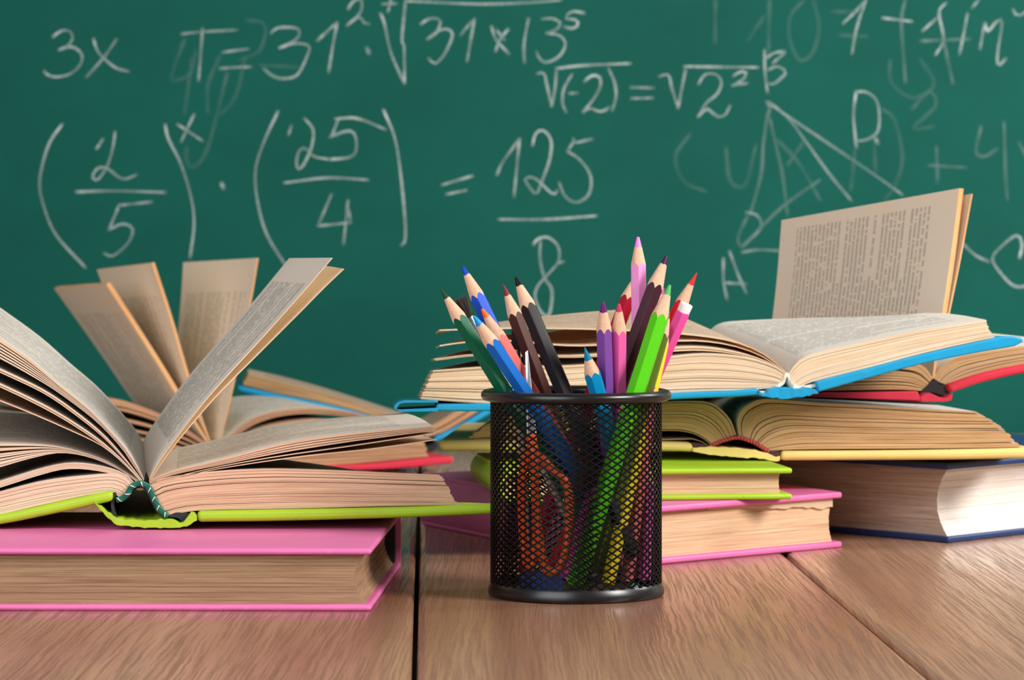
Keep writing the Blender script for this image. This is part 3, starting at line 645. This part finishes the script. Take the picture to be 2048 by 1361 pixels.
lg([(268, 965), (250, 948), (206, 933), (147, 926), (88, 936), (0, 963), (-90, 990), (-180, 1015)], [(263, 968), (245, 955), (191, 942), (132, 939), (73, 953), (0, 976), (-90, 1002), (-180, 1024)], 5, .2)
page_block('page_block', lb, [(248, 991), (225, 981), (176, 989), (88, 1009), (0, 1029), (-90, 1043), (-185, 1046)], [(264, 970), (255, 959), (229, 948), (176, 951), (88, 962), (0, 984), (-90, 1008), (-170, 1026)], Y0, E0, (-2.2, 20, 0), 18, .03, start=[(240, 996), (252, 990), (262, 978), (264, 970)], edge='edge_pale', top='page_white', jit=.05, tj=.25)

# ------------------------------------------------------------------ open red book with fanned pages (behind, left)
Y0 = 231.0
E0 = (-5.5, 14.5, 0); E1 = (-5.5, 14.5, 0)
rb = thing('open_book', 'open red book with upright fanned aged pages behind the lime open book', 'book', P(430, 950, Y0)+Vector((-2, 7, 0)), OG)
slab('cover_board', rb, [(450, 937), (700, 930), (800, 922), (870, 915), (907, 914)], [(450, 945), (700, 942), (800, 938), (870, 931), (907, 927)], Y0, E0, E1, M['red'], .26, front=-.3)
slab('cover_board', rb, [(405, 935), (300, 935), (200, 930), (60, 920)], [(405, 945), (300, 945), (200, 944), (60, 936)], Y0, E0, E1, M['red'], .22, front=-.3)
slab('spine_cover', rb, [(400, 937), (428, 938), (455, 937)], [(400, 945), (428, 945), (455, 945)], Y0, E0, E1, M['red'], .05)
page_block('page_block', rb, [(445, 934), (560, 933), (700, 928), (855, 913)], [(440, 891), (470, 881), (520, 857), (580, 843), (650, 838), (740, 850), (838, 872)], Y0, E0, E1, 12, .15, start=[(440, 936), (436, 915), (434, 893)], end=[(856, 914), (849, 890), (838, 872)], edge='edge_red', top='page_aged', jit=.1)
page_block('leaf_bundle', rb, [(436, 889), (465, 877), (510, 849), (565, 832), (635, 828), (723, 839), (832, 868)], [(432, 884), (459, 872), (503, 838), (562, 820), (635, 816), (723, 829), (830, 862)], Y0, E0, (-5.5, 14.5, .35), 3, .35, edge='edge_red', top='page_white', jit=.1)
page_block('page_block', rb, [(425, 932), (380, 922), (300, 914), (200, 912), (70, 915)], [(412, 886), (365, 853), (323, 829), (250, 802), (197, 794), (120, 790), (40, 795)], Y0, E0, E1, 9, .55, start=[(428, 934), (422, 910), (412, 886)], edge='edge_red', top='page_aged', jit=.15, tj=.5)
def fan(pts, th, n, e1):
    return leaf('standing_leaf', rb, pts, Y0, (-5.5, 14.5, 0), e1, th, 'edge_painted_glow', 'page_leaf', n=1)
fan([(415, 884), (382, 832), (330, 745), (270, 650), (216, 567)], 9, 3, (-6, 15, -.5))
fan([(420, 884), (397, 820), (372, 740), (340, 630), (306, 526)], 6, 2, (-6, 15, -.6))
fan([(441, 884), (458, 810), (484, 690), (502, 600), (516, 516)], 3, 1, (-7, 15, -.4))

# ------------------------------------------------------------------ open blue book lying in a V behind it
Y0 = 254.0
E0 = (-1, 12, 0); E1 = (-1, 12, 0)
vb = thing('open_book', 'open light blue book half folded into a V behind the red fanned book', 'book', P(850, 905, Y0)+Vector((0, 6, 0)), OG)
slab('cover_board', vb, [(838, 868), (740, 832), (640, 806), (560, 790), (474, 771)], [(836, 880), (738, 846), (638, 820), (558, 804), (476, 785)], Y0, E0, E1, M['cyan'], .2, front=-.3)
page_block('page_block', vb, [(840, 866), (740, 830), (640, 804), (560, 788), (486, 770)], [(842, 850), (770, 826), (650, 788), (560, 764), (496, 750)], Y0, E0, E1, 6, .1, edge='edge_brown', top='page_aged', jit=.05)
slab('cover_board', vb, [(866, 876), (894, 863), (932, 843), (990, 808)], [(868, 886), (897, 875), (934, 856), (992, 822)], Y0, E0, E1, M['cyan'], .2, front=-.3)
page_block('page_block', vb, [(852, 876), (871, 870), (894, 861), (940, 834), (988, 803)], [(846, 858), (870, 848), (906, 826), (940, 803), (972, 780)], Y0, E0, E1, 2, .25, edge='edge_red', top='page_aged', jit=.1)
slab('spine_cover', vb, [(834, 874), (846, 890), (862, 890), (872, 880)], [(834, 888), (846, 902), (862, 904), (876, 892)], Y0, E0, E1, M['black_lining'], .05)

# ------------------------------------------------------------------ open yellow book (right stack)
Y0 = 174.0
E0 = (-1.5, 19, 0); E1 = (-1.5, 19, -.3)
yb = thing('open_book', 'open yellow-covered book with a red headband lying on the navy and lime books', 'book', P(1470, 918, Y0)+Vector((0, 9, 0)), OG)
slab('cover_board', yb, [(1562, 903), (1750, 902), (1900, 900), (2075, 896)], [(1562, 922), (1750, 921), (1900, 920), (2075, 917)], Y0, E0, E1, M['yellow'], .22, front=-.3)
slab('cover_board', yb, [(1386, 886), (1322, 884), (1150, 882), (1000, 880), (876, 881)], [(1390, 905), (1322, 902), (1150, 902), (1000, 902), (880, 903)], Y0, E0, (1, 17, 0), M['yellow'], .24, front=-.3)
slab('spine_cover', yb, [(1386, 896), (1410, 894), (1464, 896), (1520, 903), (1552, 914), (1560, 912)], [(1386, 904), (1406, 909), (1464, 915), (1519, 918), (1553, 924), (1560, 921)], Y0, (-1.5, 18.5, 0), (-1.5, 18.5, 0), M['yellow'], .03, nu=22, crumple=.035, front=-.4)
slab('spine_lining', yb, [(1384, 886), (1404, 888), (1418, 893), (1420, 897)], [(1384, 897), (1400, 900), (1412, 900), (1418, 900)], Y0, (-1.5, 18, 0), (-1.5, 18, 0), M['brown_lining'], 0, nu=8, front=-.2)
slab('spine_lining', yb, [(1538, 903), (1548, 902), (1560, 903)], [(1540, 907), (1550, 914), (1560, 916)], Y0, (-1.5, 18, 0), (-1.5, 18, 0), M['brown_lining'], 0, nu=8, front=-.2)
tube('headband', yb, [P(x, y, Y0-.1) for x, y in ((1420, 892), (1432, 888), (1446, 882), (1475, 876), (1504, 884), (1522, 894), (1538, 904))], .11, M['cord_red'], 8, 50)
page_block('page_block', yb, [(1538, 901), (1600, 899), (1750, 898), (1900, 897), (2040, 894)], [(1478, 872), (1474, 842), (1483, 819), (1505, 804), (1534, 798), (1629, 805), (1738, 811), (1848, 818), (1954, 824)], Y0, (-1.5, 19, -.55), (-1.5, 19, -.25), 24, .09, start=[(1540, 902), (1520, 890), (1500, 881), (1479, 873)], end=[(2041, 895), (2020, 872), (1994, 849), (1954, 824)], edge='edge_brown', top='page_white', jit=.07, nu=36, tj=.25, Elow=(-1.5, 19, 0))
page_block('page_block', yb, [(1421, 888), (1402, 874), (1372, 864), (1322, 862), (1150, 868), (935, 880)], [(1472, 868), (1462, 840), (1440, 816), (1410, 803), (1322, 804), (1150, 818), (1000, 832)], Y0, E0, (1, 17, 0), 20, .08, start=[(1421, 889), (1440, 880), (1472, 870)], end=[(933, 881), (965, 855), (1002, 832)], edge='edge_brown', top='page_aged', jit=.1, nu=36, tj=.35)
leaf('endpaper', yb, [(1419, 893), (1408, 882), (1380, 879), (1322, 880), (1150, 880), (950, 879)], Y0, E0, (1, 17, 0), 2.5, 'edge_brown', 'page_aged')

# ------------------------------------------------------------------ open red book (right, behind)
Y0 = 184.0
E0 = (-8.6, 13.5, -.2); E1 = (-8.6, 13.5, .2)
rr = thing('open_book', 'open red book with a tall printed leaf standing upright, behind the blue open book', 'book', P(1868, 803, Y0)+Vector((-4, 7, 0)), OG)
slab('cover_board', rr, [(1836, 783), (1727, 785), (1600, 787), (1470, 787)], [(1842, 802), (1727, 798), (1600, 794), (1470, 791)], Y0, E0, E1, M['red'], .15, front=-.3)
slab('cover_board', rr, [(1896, 770), (1965, 748), (2048, 730), (2160, 712)], [(1904, 786), (1965, 766), (2048, 747), (2160, 730)], Y0, E0, E1, M['red'], .15, front=-.3)
slab('spine_cover', rr, [(1840, 795), (1856, 786), (1872, 792), (1890, 797), (1906, 786)], [(1842, 803), (1856, 804), (1872, 804), (1890, 804), (1903, 801)], Y0, (-8.6, 13.2, 0), (-8.6, 13.2, 0), M['red'], .03, nu=18, crumple=.02, front=-.3)
slab('spine_lining', rr, [(1840, 787), (1850, 776), (1868, 760), (1880, 770), (1895, 770), (1900, 788)], [(1842, 797), (1852, 788), (1866, 786), (1880, 790), (1894, 792), (1900, 790)], Y0, (-8.6, 13, 0), (-8.6, 13, 0), M['black_lining'], 0, nu=14, front=.0)
page_block('page_block', rr, [(1842, 781), (1800, 779), (1720, 780), (1640, 782), (1490, 783)], [(1866, 757), (1848, 733), (1820, 724), (1770, 722), (1690, 730), (1600, 750), (1500, 765)], Y0, E0, E1, 10, .25, start=[(1842, 782), (1855, 770), (1866, 757)], edge='edge_brown', top='page_aged', jit=.08, nu=30, tj=.3)
page_block('page_block', rr, [(1896, 768), (1965, 746), (2048, 728), (2150, 711)], [(1868, 757), (1877, 738), (1898, 722), (1917, 714), (1980, 702), (2048, 693), (2140, 684)], Y0, E0, (-8.6, 13.5, .75), 9, .2, start=[(1895, 770), (1882, 766), (1868, 758)], edge='edge_brown', top='page_white', jit=.08, nu=30, tj=.3)
M['page_block_text'] = text_mat('printed_page_warm', (244, 228, 208), (96, 88, 76), lines=44, strength=.44, seed=2.7, margins=(.05, .93, .14, .90), trans=.15)
leaf('standing_leaf', rr, [(1867, 757), (1870, 730), (1885, 650), (1905, 520), (1923, 377)], Y0, (-8.6, 13.5, -.2), (-9.2, 13.8, -1.75), 9, 'edge_painted_glow', 'page_block_text', n=1)
leaf('standing_leaf', rr, [(1869, 757), (1873, 730), (1893, 650), (1920, 520), (1944, 388)], Y0, (-8.6, 13.5, -.2), (-9.0, 13.6, -1.75), 3, 'edge_painted_glow', 'page_aged')

# ------------------------------------------------------------------ open blue book (top of right stack)
Y0 = 171.0
E0 = (-3.7, 12.5, 1.75); E1 = (-3.85, 12.5, -.2)
bb = thing('open_book', 'open bright blue book with white gauze spine on top of the yellow book', 'book', P(1580, 798, Y0)+Vector((-2, 8, 0)), OG)
EL = (-.5, 12.5, -.5)
slab('cover_board', bb, [(1633, 764), (1738, 737), (1848, 709), (1960, 684), (2012, 673), (2046, 676)], [(1637, 785), (1738, 757), (1848, 728), (1960, 705), (2030, 693), (2048, 684)], Y0, (-3.7, 12.6, .6), E1, M['cyan'], .1, front=-.35, nu=22)
slab('cover_board', bb, [(1518, 777), (1480, 781), (1340, 787), (1150, 799), (985, 807), (872, 809)], [(1520, 790), (1480, 794), (1340, 800), (1150, 815), (985, 823), (872, 823)], Y0, (-3.7, 12.6, .2), (-.5, 12.6, -.05), M['cyan'], .12, front=-.35, nu=18)
slab('cover_fold', bb, [(876, 801), (835, 801), (803, 802), (789, 811), (792, 819), (835, 818), (876, 816)], [(876, 806), (835, 806), (806, 807), (796, 812), (797, 823), (835, 824), (876, 823)], Y0, EL, EL, M['cyan'], .02, front=-.35, nu=26)
slab('spine_cover', bb, [(1518, 781), (1530, 789), (1545, 777), (1570, 776), (1598, 778), (1616, 775), (1634, 782)], [(1518, 790), (1532, 794), (1550, 797), (1575, 798), (1600, 796), (1622, 791), (1638, 786)], Y0, (-3.7, 12.3, .4), (-3.7, 12.3, .4), M['cyan'], .03, nu=26, crumple=.04, front=-.45)
slab('spine_gauze', bb, [(1516, 783), (1535, 783), (1549, 774), (1563, 764), (1571, 748), (1578, 748), (1583, 762), (1597, 772), (1615, 772), (1634, 768)], [(1516, 790), (1538, 789), (1552, 780), (1568, 768), (1574, 754), (1577, 757), (1580, 770), (1592, 781), (1612, 779), (1634, 774)], Y0, (-3.7, 12.2, 1.0), (-3.7, 12.2, 1.0), M['gauze'], 0, nu=40, crumple=.03, front=-.05)
page_block('page_block', bb, [(1597, 774), (1632, 761), (1738, 735), (1848, 706), (1990, 674)], [(1578, 746), (1592, 726), (1612, 712), (1647, 702), (1738, 682), (1848, 660), (1972, 640)], Y0, E0, E1, 22, .03, start=[(1598, 775), (1584, 764), (1578, 747)], end=[(1990, 675), (1979, 661), (1972, 640)], edge='edge_pale', top='page_white', jit=.03, tj=.2, swell=.35)
page_block('page_block', bb, [(1552, 774), (1480, 781), (1340, 786), (1150, 798), (985, 807), (843, 799)], [(1571, 748), (1546, 731), (1490, 714), (1410, 707), (1320, 715), (1150, 731), (985, 733), (868, 741)], Y0, E0, EL, 24, .06, start=[(1550, 776), (1563, 763), (1571, 748)], end=[(841, 799), (852, 772), (869, 741)], edge='edge_pale', top='page_cream', jit=.06, tj=.3, nu=34)
page_block('leaf_bundle', bb, [(1572, 748), (1545, 731), (1480, 711), (1400, 702), (1310, 706), (1150, 716), (968, 712), (869, 722)], [(1572, 747), (1545, 728), (1480, 705), (1400, 693), (1310, 697), (1150, 711), (968, 708), (868, 718)], Y0, E0, EL, 2, .4, edge='edge_pale', top='page_cream', jit=.15, nu=34)
leaf('leaf', bb, [(1573, 747), (1545, 725), (1490, 699), (1410, 683), (1310, 684), (1150, 692), (1020, 682), (940, 684), (880, 692)], Y0, E0, EL, 2.6, 'edge_pale', 'page_cream')
leaf('leaf', bb, [(1573, 746), (1545, 720), (1500, 695), (1450, 680), (1350, 667), (1188, 659), (1026, 657), (938, 659), (879, 661)], Y0, E0, EL, 2.6, 'edge_pale', 'page_aged')

# ------------------------------------------------------------------ mesh pencil cup
CX, CY = 3.05, 150.0
cup = thing('pencil_cup', 'round black wire-mesh pencil cup full of colored pencils', 'pencil cup', (CX, CY, 0))
def lathe(name, prof, mat, parent, segs=96, closed=True):
    V, F = [], []
    n = len(prof)
    for k in range(segs):
        a = 2*math.pi*k/segs
        for r, z in prof: V.append((CX+r*math.cos(a), CY+r*math.sin(a), z))
    for k in range(segs):
        for i in range(n if closed else n-1):
            a, b = k*n+i, k*n+(i+1) % n
            c, d = ((k+1) % segs)*n+(i+1) % n, ((k+1) % segs)*n+i
            F.append((a, d, c, b))
    return mesh(name, V, F, mat, parent, smooth=True, autosharp=60)
R0 = 4.05
lathe('rim', [(4.27+.265*math.cos(a), 9.52+.265*math.sin(a)) for a in [2*math.pi*i/16 for i in range(16)]], M['black_metal'], cup)
lathe('base_ring', [(3.98, .05), (3.98, .62), (4.04, .66), (4.09, .60), (4.13, .50), (4.18, .36), (4.20, .22), (4.18, .08), (4.12, .0), (4.02, .0)], M['black_metal'], cup)
lathe('bottom_plate', [(.02, .2), (4.0, .2), (4.0, .28), (.02, .28)], M['black_metal'], cup)
def wire_mesh(name, parent, N, rows, z0, z1, R, k0, k1, w, th, zoff=0.0, shift=0.0):
    V, F = [], []
    dz = (z1-z0)/rows
    def node(k, j):
        a = 2*math.pi*(k+(.5 if j % 2 else 0)+shift)/N
        return a, z0+dz*j+zoff
    def edge(a0, za, a1, zb):
        p = Vector((CX+R*math.cos(a0), CY+R*math.sin(a0), za)); q = Vector((CX+R*math.cos(a1), CY+R*math.sin(a1), zb))
        t = (q-p).normalized(); nr = Vector((math.cos((a0+a1)/2), math.sin((a0+a1)/2), 0)); s = t.cross(nr).normalized()
        p = p-t*w*.25; q = q+t*w*.25
        b = len(V)
        for c in (p, q):
            V.extend((c-s*w/2-nr*th/2, c+s*w/2-nr*th/2, c+s*w*.32+nr*th/2, c-s*w*.32+nr*th/2))
        F.extend(((b, b+1, b+5, b+4), (b+1, b+2, b+6, b+5), (b+2, b+3, b+7, b+6), (b+3, b, b+4, b+7)))
    for j in range(rows):
        for k in range(k0, k1):
            a, za = node(k, j)
            if j % 2: nb = (k, k+1)
            else: nb = (k-1, k)
            for kk in nb:
                a1, zb = node(kk, j+1)
                edge(a, za, a1, min(zb, z1+.05))
    o = mesh(name, V, F, M['wire'], parent)
    o['kind'] = 'stuff'
    return o
wire_mesh('wire_mesh', cup, 46, 54, .5, 9.45, R0, 0, 46, .088, .07)
kf = int(46*.75)
wire_mesh('mesh_overlap_seam', cup, 46, 54, .5, 9.45, R0-.13, kf, kf+2, .088, .06, .1, .2)

# ------------------------------------------------------------------ pencils and other tools in the cup
PG_ = 'drawing tools standing in the mesh cup'
PM = {}
def paint(rgb, rough=.42):
    key = (rgb, rough)
    if key not in PM: PM[key] = plain('pencil_lacquer', rgb, rough, .08, 350, .05, .2, 0)
    return PM[key]
def frame(A, B):
    t = (A-B).normalized(); x = t.cross(Vector((0, 1, 0))).normalized(); y = t.cross(x).normalized()
    return t, x, y
def pencil(label, A, B, rgb, leadrgb, cone=1.55, lead=.34, rot=0.0, cr=.41, name='colored_pencil', blunt=.075):
    A, B = Vector(A), Vector(B)
    r = thing(name, label, 'pencil', B, PG_)
    t, x, y = frame(A, B); L = (A-B).length
    n = 36; ap = cr*math.cos(math.pi/6)
    tan = (cr-blunt)/cone
    def hexr(a):
        q = (a % (math.pi/3))-math.pi/6
        return min(ap/math.cos(q), cr*.985)
    def pt(a, rad, z): return B+t*z+x*math.cos(a+rot)*rad+y*math.sin(a+rot)*rad
    V, F = [], []
    zs = []
    for k in range(n):
        a = 2*math.pi*k/n; h = hexr(a); zs.append(L-(h-blunt)/tan)
        V += [pt(a, h*.97, 0), pt(a, h, .04), pt(a, h, zs[-1])]
    for k in range(n):
        a, b = 3*k, 3*((k+1) % n)
        F += [(a, b, b+1, a+1), (a+1, b+1, b+2, a+2)]
    F.append(tuple(3*k for k in range(n))[::-1])
    mesh('barrel', V, F, paint(rgb), r, smooth=True, autosharp=28)
    V, F = [], []
    rl = blunt+lead*tan
    for k in range(n):
        a = 2*math.pi*k/n
        V += [pt(a, hexr(a)*1.0-.002, zs[k]-.01), pt(a, rl*(1+.05*math.sin(5*a)), L-lead)]
    for k in range(n):
        a, b = 2*k, 2*((k+1) % n); F.append((a, b, b+1, a+1))
    mesh('sharpened_wood', V, F, M['bare_wood'], r, smooth=True)
    V, F = [], []
    m = 18
    rings = [(rl+.004, L-lead-.02), (rl, L-lead+.01)]
    for q in (.3, .6, 1.0): rings.append((rl+(blunt-rl)*q, L-lead+(lead-blunt*.7)*q))
    for q in (.35, .65, .85, .97): rings.append((blunt*math.cos(q*math.pi/2), L-blunt*.7+blunt*.7*math.sin(q*math.pi/2)))
    for rr_, z in rings:
        for k in range(m): V.append(pt(2*math.pi*k/m, rr_, z))
    for i in range(len(rings)-1):
        for k in range(m): F.append((i*m+k, i*m+(k+1) % m, (i+1)*m+(k+1) % m, (i+1)*m+k))
    F.append(tuple((len(rings)-1)*m+k for k in range(m)))
    mesh('lead', V, F, paint(leadrgb, .4), r, smooth=True)
    return r
pencil('dark green pencil with a long fine point leaning out of the cup', (-3.44, 150.33, 14.64), (5.2, 150.34, 0.8), (0, 92, 60), (18, 62, 40), 1.9, .6, .5, blunt=.02)
pencil('bright blue pencil with light blue lead beside the dark green pencil', (-1.8, 147.23, 13.35), (5.9, 152.0, 1.6), (22, 104, 190), (20, 136, 222), 1.7, .5, .55)
pencil('salmon pencil with orange lead behind the bright blue pencil', (-1.42, 149.11, 13.64), (3.02, 151.07, 6.0), (246, 120, 112), (240, 108, 30), 1.75, .42, .5)
pencil('royal blue pencil standing tall behind the orange-leaded pencil', (-2.4, 152.55, 15.63), (4.29, 151.11, 1.99), (34, 84, 206), (16, 62, 176), 1.8, .45, .45)
pencil('brown pencil with dark red lead next to the black pencil', (-0.44, 152.26, 14.79), (3.6, 152.06, 4.11), (74, 36, 28), (124, 30, 42), 1.75, .6, .6, blunt=.02)
pencil('black pencil with a glossy black lead leaning over the cup', (0.17, 150.13, 15.12), (5.72, 147.75, 2.02), (30, 24, 27), (12, 12, 16), 1.7, .45, .45, cr=.44)
pencil('short teal blue pencil barely rising above the cup rim', (3.38, 146.71, 11.9), (5.26, 148.66, 5.47), (0, 134, 186), (10, 116, 150), 1.45, .62, .3, blunt=.02)
pencil('violet pencil with purple lead beside the rose pink pencil', (4.25, 147.17, 14.01), (4.7, 149.97, 2.92), (124, 72, 158), (104, 24, 104), 1.5, .48, .52)
pencil('rose pink pencil with a chipped crimson lead beside the violet pencil', (5.01, 147.53, 13.91), (5.06, 151.23, 1.03), (232, 96, 168), (196, 54, 92), 1.5, .36, .5)
pencil('pale pink pencil standing tallest in the cup', (6.06, 151.52, 17.06), (6.19, 149.54, 0.87), (238, 146, 206), (228, 130, 204), 1.55, .5, .52)
pencil('crimson pencil half hidden behind the pale pink pencil', (6.15, 153.67, 15.33), (0.58, 152.5, 0.8), (158, 14, 40), (150, 20, 40), 1.5, .4, .4)
pencil('dark plum pencil with rough cut wood leaning to the right', (7.39, 150.57, 16.17), (3.23, 149.3, 5.07), (62, 26, 38), (64, 28, 62), 1.75, .45, .5, cr=.44)
pencil('magenta pencil hidden behind the dark plum pencil', (7.32, 152.5, 14.61), (2.4, 148.45, 0.89), (206, 60, 150), (196, 60, 150), 1.4, .4, .5, cr=.36)
pencil('lime green pencil with green lead leaning to the right', (7.44, 148.37, 14.79), (2.91, 146.55, 0.8), (84, 196, 20), (72, 168, 84), 1.75, .5, .25, cr=.45)
pencil('olive green pencil just behind the lime green pencil', (7.4, 148.95, 13.54), (3.95, 148.0, 1.3), (92, 112, 34), (92, 112, 34), 1.3, .35, .3, cr=.37)
pencil('yellow pencil between the olive green and pink pencils', (7.38, 150.12, 12.98), (4.48, 147.3, 0.8), (250, 216, 30), (246, 210, 40), 1.2, .3, .4, cr=.36)
pencil('bright red pencil with red lead leaning furthest right', (8.85, 150.97, 15.33), (2.0, 153.2, 1.12), (222, 24, 36), (218, 48, 52), 1.75, .62, .5, blunt=.03, cr=.36)
pencil('short salmon pencil inside the cup beside the yellow pencil', (6.7, 149.16, 10.16), (5.42, 148.45, 0.8), (232, 112, 112), (232, 112, 112), 1.0, .3, .4, cr=.34)
pencil('stubby orchid pink pencil standing low inside the cup', (6.5, 149.52, 6.23), (6.25, 148.9, 0.8), (206, 92, 170), (206, 92, 170), 1.0, .3, .3, cr=.34)
# pink pencil standing upside down with a white dipped end
A, B = Vector((8.35, 150.48, 13.86)), Vector((2.7, 152.2, .8))
r = thing('colored_pencil', 'pink pencil standing upside down with a white dipped end', 'pencil', B, PG_)
t, x, y = frame(A, B); L = (A-B).length
V, F = [], []
for k in range(6):
    a = math.pi/3*k+.5
    for z in (0, L-.40-.07*(k % 2)): V.append(B+t*z+x*math.cos(a)*.38+y*math.sin(a)*.38)
for k in range(6): F.append((2*k, 2*((k+1) % 6), 2*((k+1) % 6)+1, 2*k+1))
F += [tuple(2*k for k in range(6))[::-1], tuple(2*k+1 for k in range(6))]
mesh('barrel', V, F, paint((234, 84, 166)), r, bevel=.03)
V, F = [], []; m = 24
prof = [(.30, L-.6), (.318, L-.1), (.31, L-.03), (.275, L), (.16, L), (.13, L-.06), (.001, L-.07)]
for rr_, z in prof:
    for k in range(m): V.append(B+t*z+x*math.cos(2*math.pi*k/m)*rr_+y*math.sin(2*math.pi*k/m)*rr_)
for i in range(len(prof)-1):
    for k in range(m): F.append((i*m+k, i*m+(k+1) % m, (i+1)*m+(k+1) % m, (i+1)*m+k))
mesh('dipped_end', V, F, plain('white_dip_lacquer', (240, 240, 236), .35), r, smooth=True, autosharp=50)
M['bristle'] = plain('dark_brush_hair', (46, 30, 24), .6, .8, 1500, .5)
M['handle_grey'] = plain('weathered_brush_handle', (196, 178, 156), .6, .3, 400, .15)
def brush(label, A, B, hair, fer, wdt, hcol):
    A, B = Vector(A), Vector(B); r = thing('paint_brush', label, 'paint brush', B, PG_)
    L = (A-B).length; t = (A-B)/L
    tube('handle', r, [B, B+t*(L-hair-fer)], .17, hcol, 12, 12)
    tube('ferrule', r, [B+t*(L-hair-fer), B+t*(L-hair-fer*.5), B+t*(L-hair)], .2, M['steel'], 14, 10, .75)
    V, F = [], []
    random.seed(11)
    tt_, x, y = frame(A, B)
    for i in range(150):
        a = random.uniform(0, 6.283); q = math.sqrt(random.random())
        p0 = B+t*(L-hair-.05)+x*math.cos(a)*q*.17+y*math.sin(a)*q*.13
        sp = random.uniform(.9, 1.3)*wdt
        p1 = B+t*(L-hair*random.uniform(0, .22))+x*math.cos(a)*q*sp+y*math.sin(a)*q*sp*.6
        pm = p0.lerp(p1, .5)+x*math.cos(a)*q*.03
        b = len(V); s = .014
        for c, w_ in ((p0, s), (pm, s), (p1, s*.3)):
            V.extend((c-x*w_, c+x*w_, c+y*w_))
        for j in (0, 3):
            F.extend(((b+j, b+j+1, b+j+4, b+j+3), (b+j+1, b+j+2, b+j+5, b+j+4), (b+j+2, b+j, b+j+3, b+j+5)))
    o = mesh('bristles', V, F, M['bristle'], r); o['kind'] = 'stuff'
    return r
brush('paint brush with spread dark bristles behind the dark green pencil', (-2.54, 150.96, 14.23), (4.0, 150.92, .81), 1.15, 2.2, .3, M['handle_grey'])
brush('slim paint brush with brown bristles and grey wooden handle behind the brown pencil', (.15, 152.5, 12.79), (.8, 151.8, .8), 1.2, 2.6, .16, M['handle_grey'])
# scissors, standing on their orange handles
M['orange'] = plain('orange_plastic', (228, 84, 20), .32, 0, 300, .04)
sc = thing('scissors', 'scissors with orange plastic handles standing blades up in the cup', 'scissors', (1.6, 147.8, .8), PG_)
tube('handle', sc, [P(x, y, 147.3) for x, y in ((1078, 910), (1070, 950), (1074, 1030), (1082, 1100), (1092, 1138), (1108, 1146), (1126, 1122), (1137, 1070), (1139, 1000), (1128, 960), (1104, 940))], .21, M['orange'], 10, 70, .8, closed=True)
tube('handle', sc, [P(x, y, 148.3) for x, y in ((1052, 905), (1044, 960), (1044, 1040), (1050, 1110), (1058, 1136), (1068, 1120), (1073, 1050), (1070, 970), (1062, 910))], .2, M['orange'], 10, 60, .8, closed=True)
tube('handle_shank', sc, [P(1062, 870, 147.9), P(1066, 900, 147.8), P(1074, 930, 147.5)], .26, M['orange'], 10, 14, .7)
def blade(a, b, dy):
    q = [P(*a[0], dy), P(*a[1], dy), P(*b[1], dy+.9), P(*b[0], dy+.9)]
    V = q+[p+Vector((0, .12, 0)) for p in q]
    mesh('blade', V, [(0, 1, 2, 3), (7, 6, 5, 4), (0, 4, 5, 1), (1, 5, 6, 2), (2, 6, 7, 3), (3, 7, 4, 0)], M['steel'], sc, bevel=.02)
blade(((1054, 880), (1074, 880)), ((1050, 705), (1056, 700)), 148.6)
# eraser and small loose items on the bottom
er = thing('eraser', 'dark blue block eraser lying on the bottom of the cup', 'eraser', (1.45, 148.6, .3), PG_)
box_mesh('eraser_body', (.35, 148.0, .3), (2.35, 149.6, 1.15), plain('blue_rubber', (26, 44, 110), .6, .2, 300), er, bevel=.15, seg=3)
box_mesh('eraser_sleeve', (.95, 147.97, .29), (2.38, 149.63, 1.17), plain('blue_card_sleeve', (30, 62, 150), .5, .1, 300), er, bevel=.15, seg=3)
bd = thing('glass_bead', 'tiny teal glass bead on the bottom of the cup', 'bead', (5.8, 148.3, .28), PG_)
V, F = [], []
for i in range(9):
    for k in range(14):
        a, b = math.pi*i/8, 2*math.pi*k/14
        V.append((5.8+.24*math.sin(a)*math.cos(b), 148.3+.24*math.sin(a)*math.sin(b), .52+.24*math.cos(a)))
for i in range(8):
    for k in range(14): F.append((i*14+k, (i+1)*14+k, (i+1)*14+(k+1) % 14, i*14+(k+1) % 14))
mesh('bead_body', V, F, plain('teal_glass', (120, 190, 176), .1, 0, 300, .3, .8), bd, smooth=True)
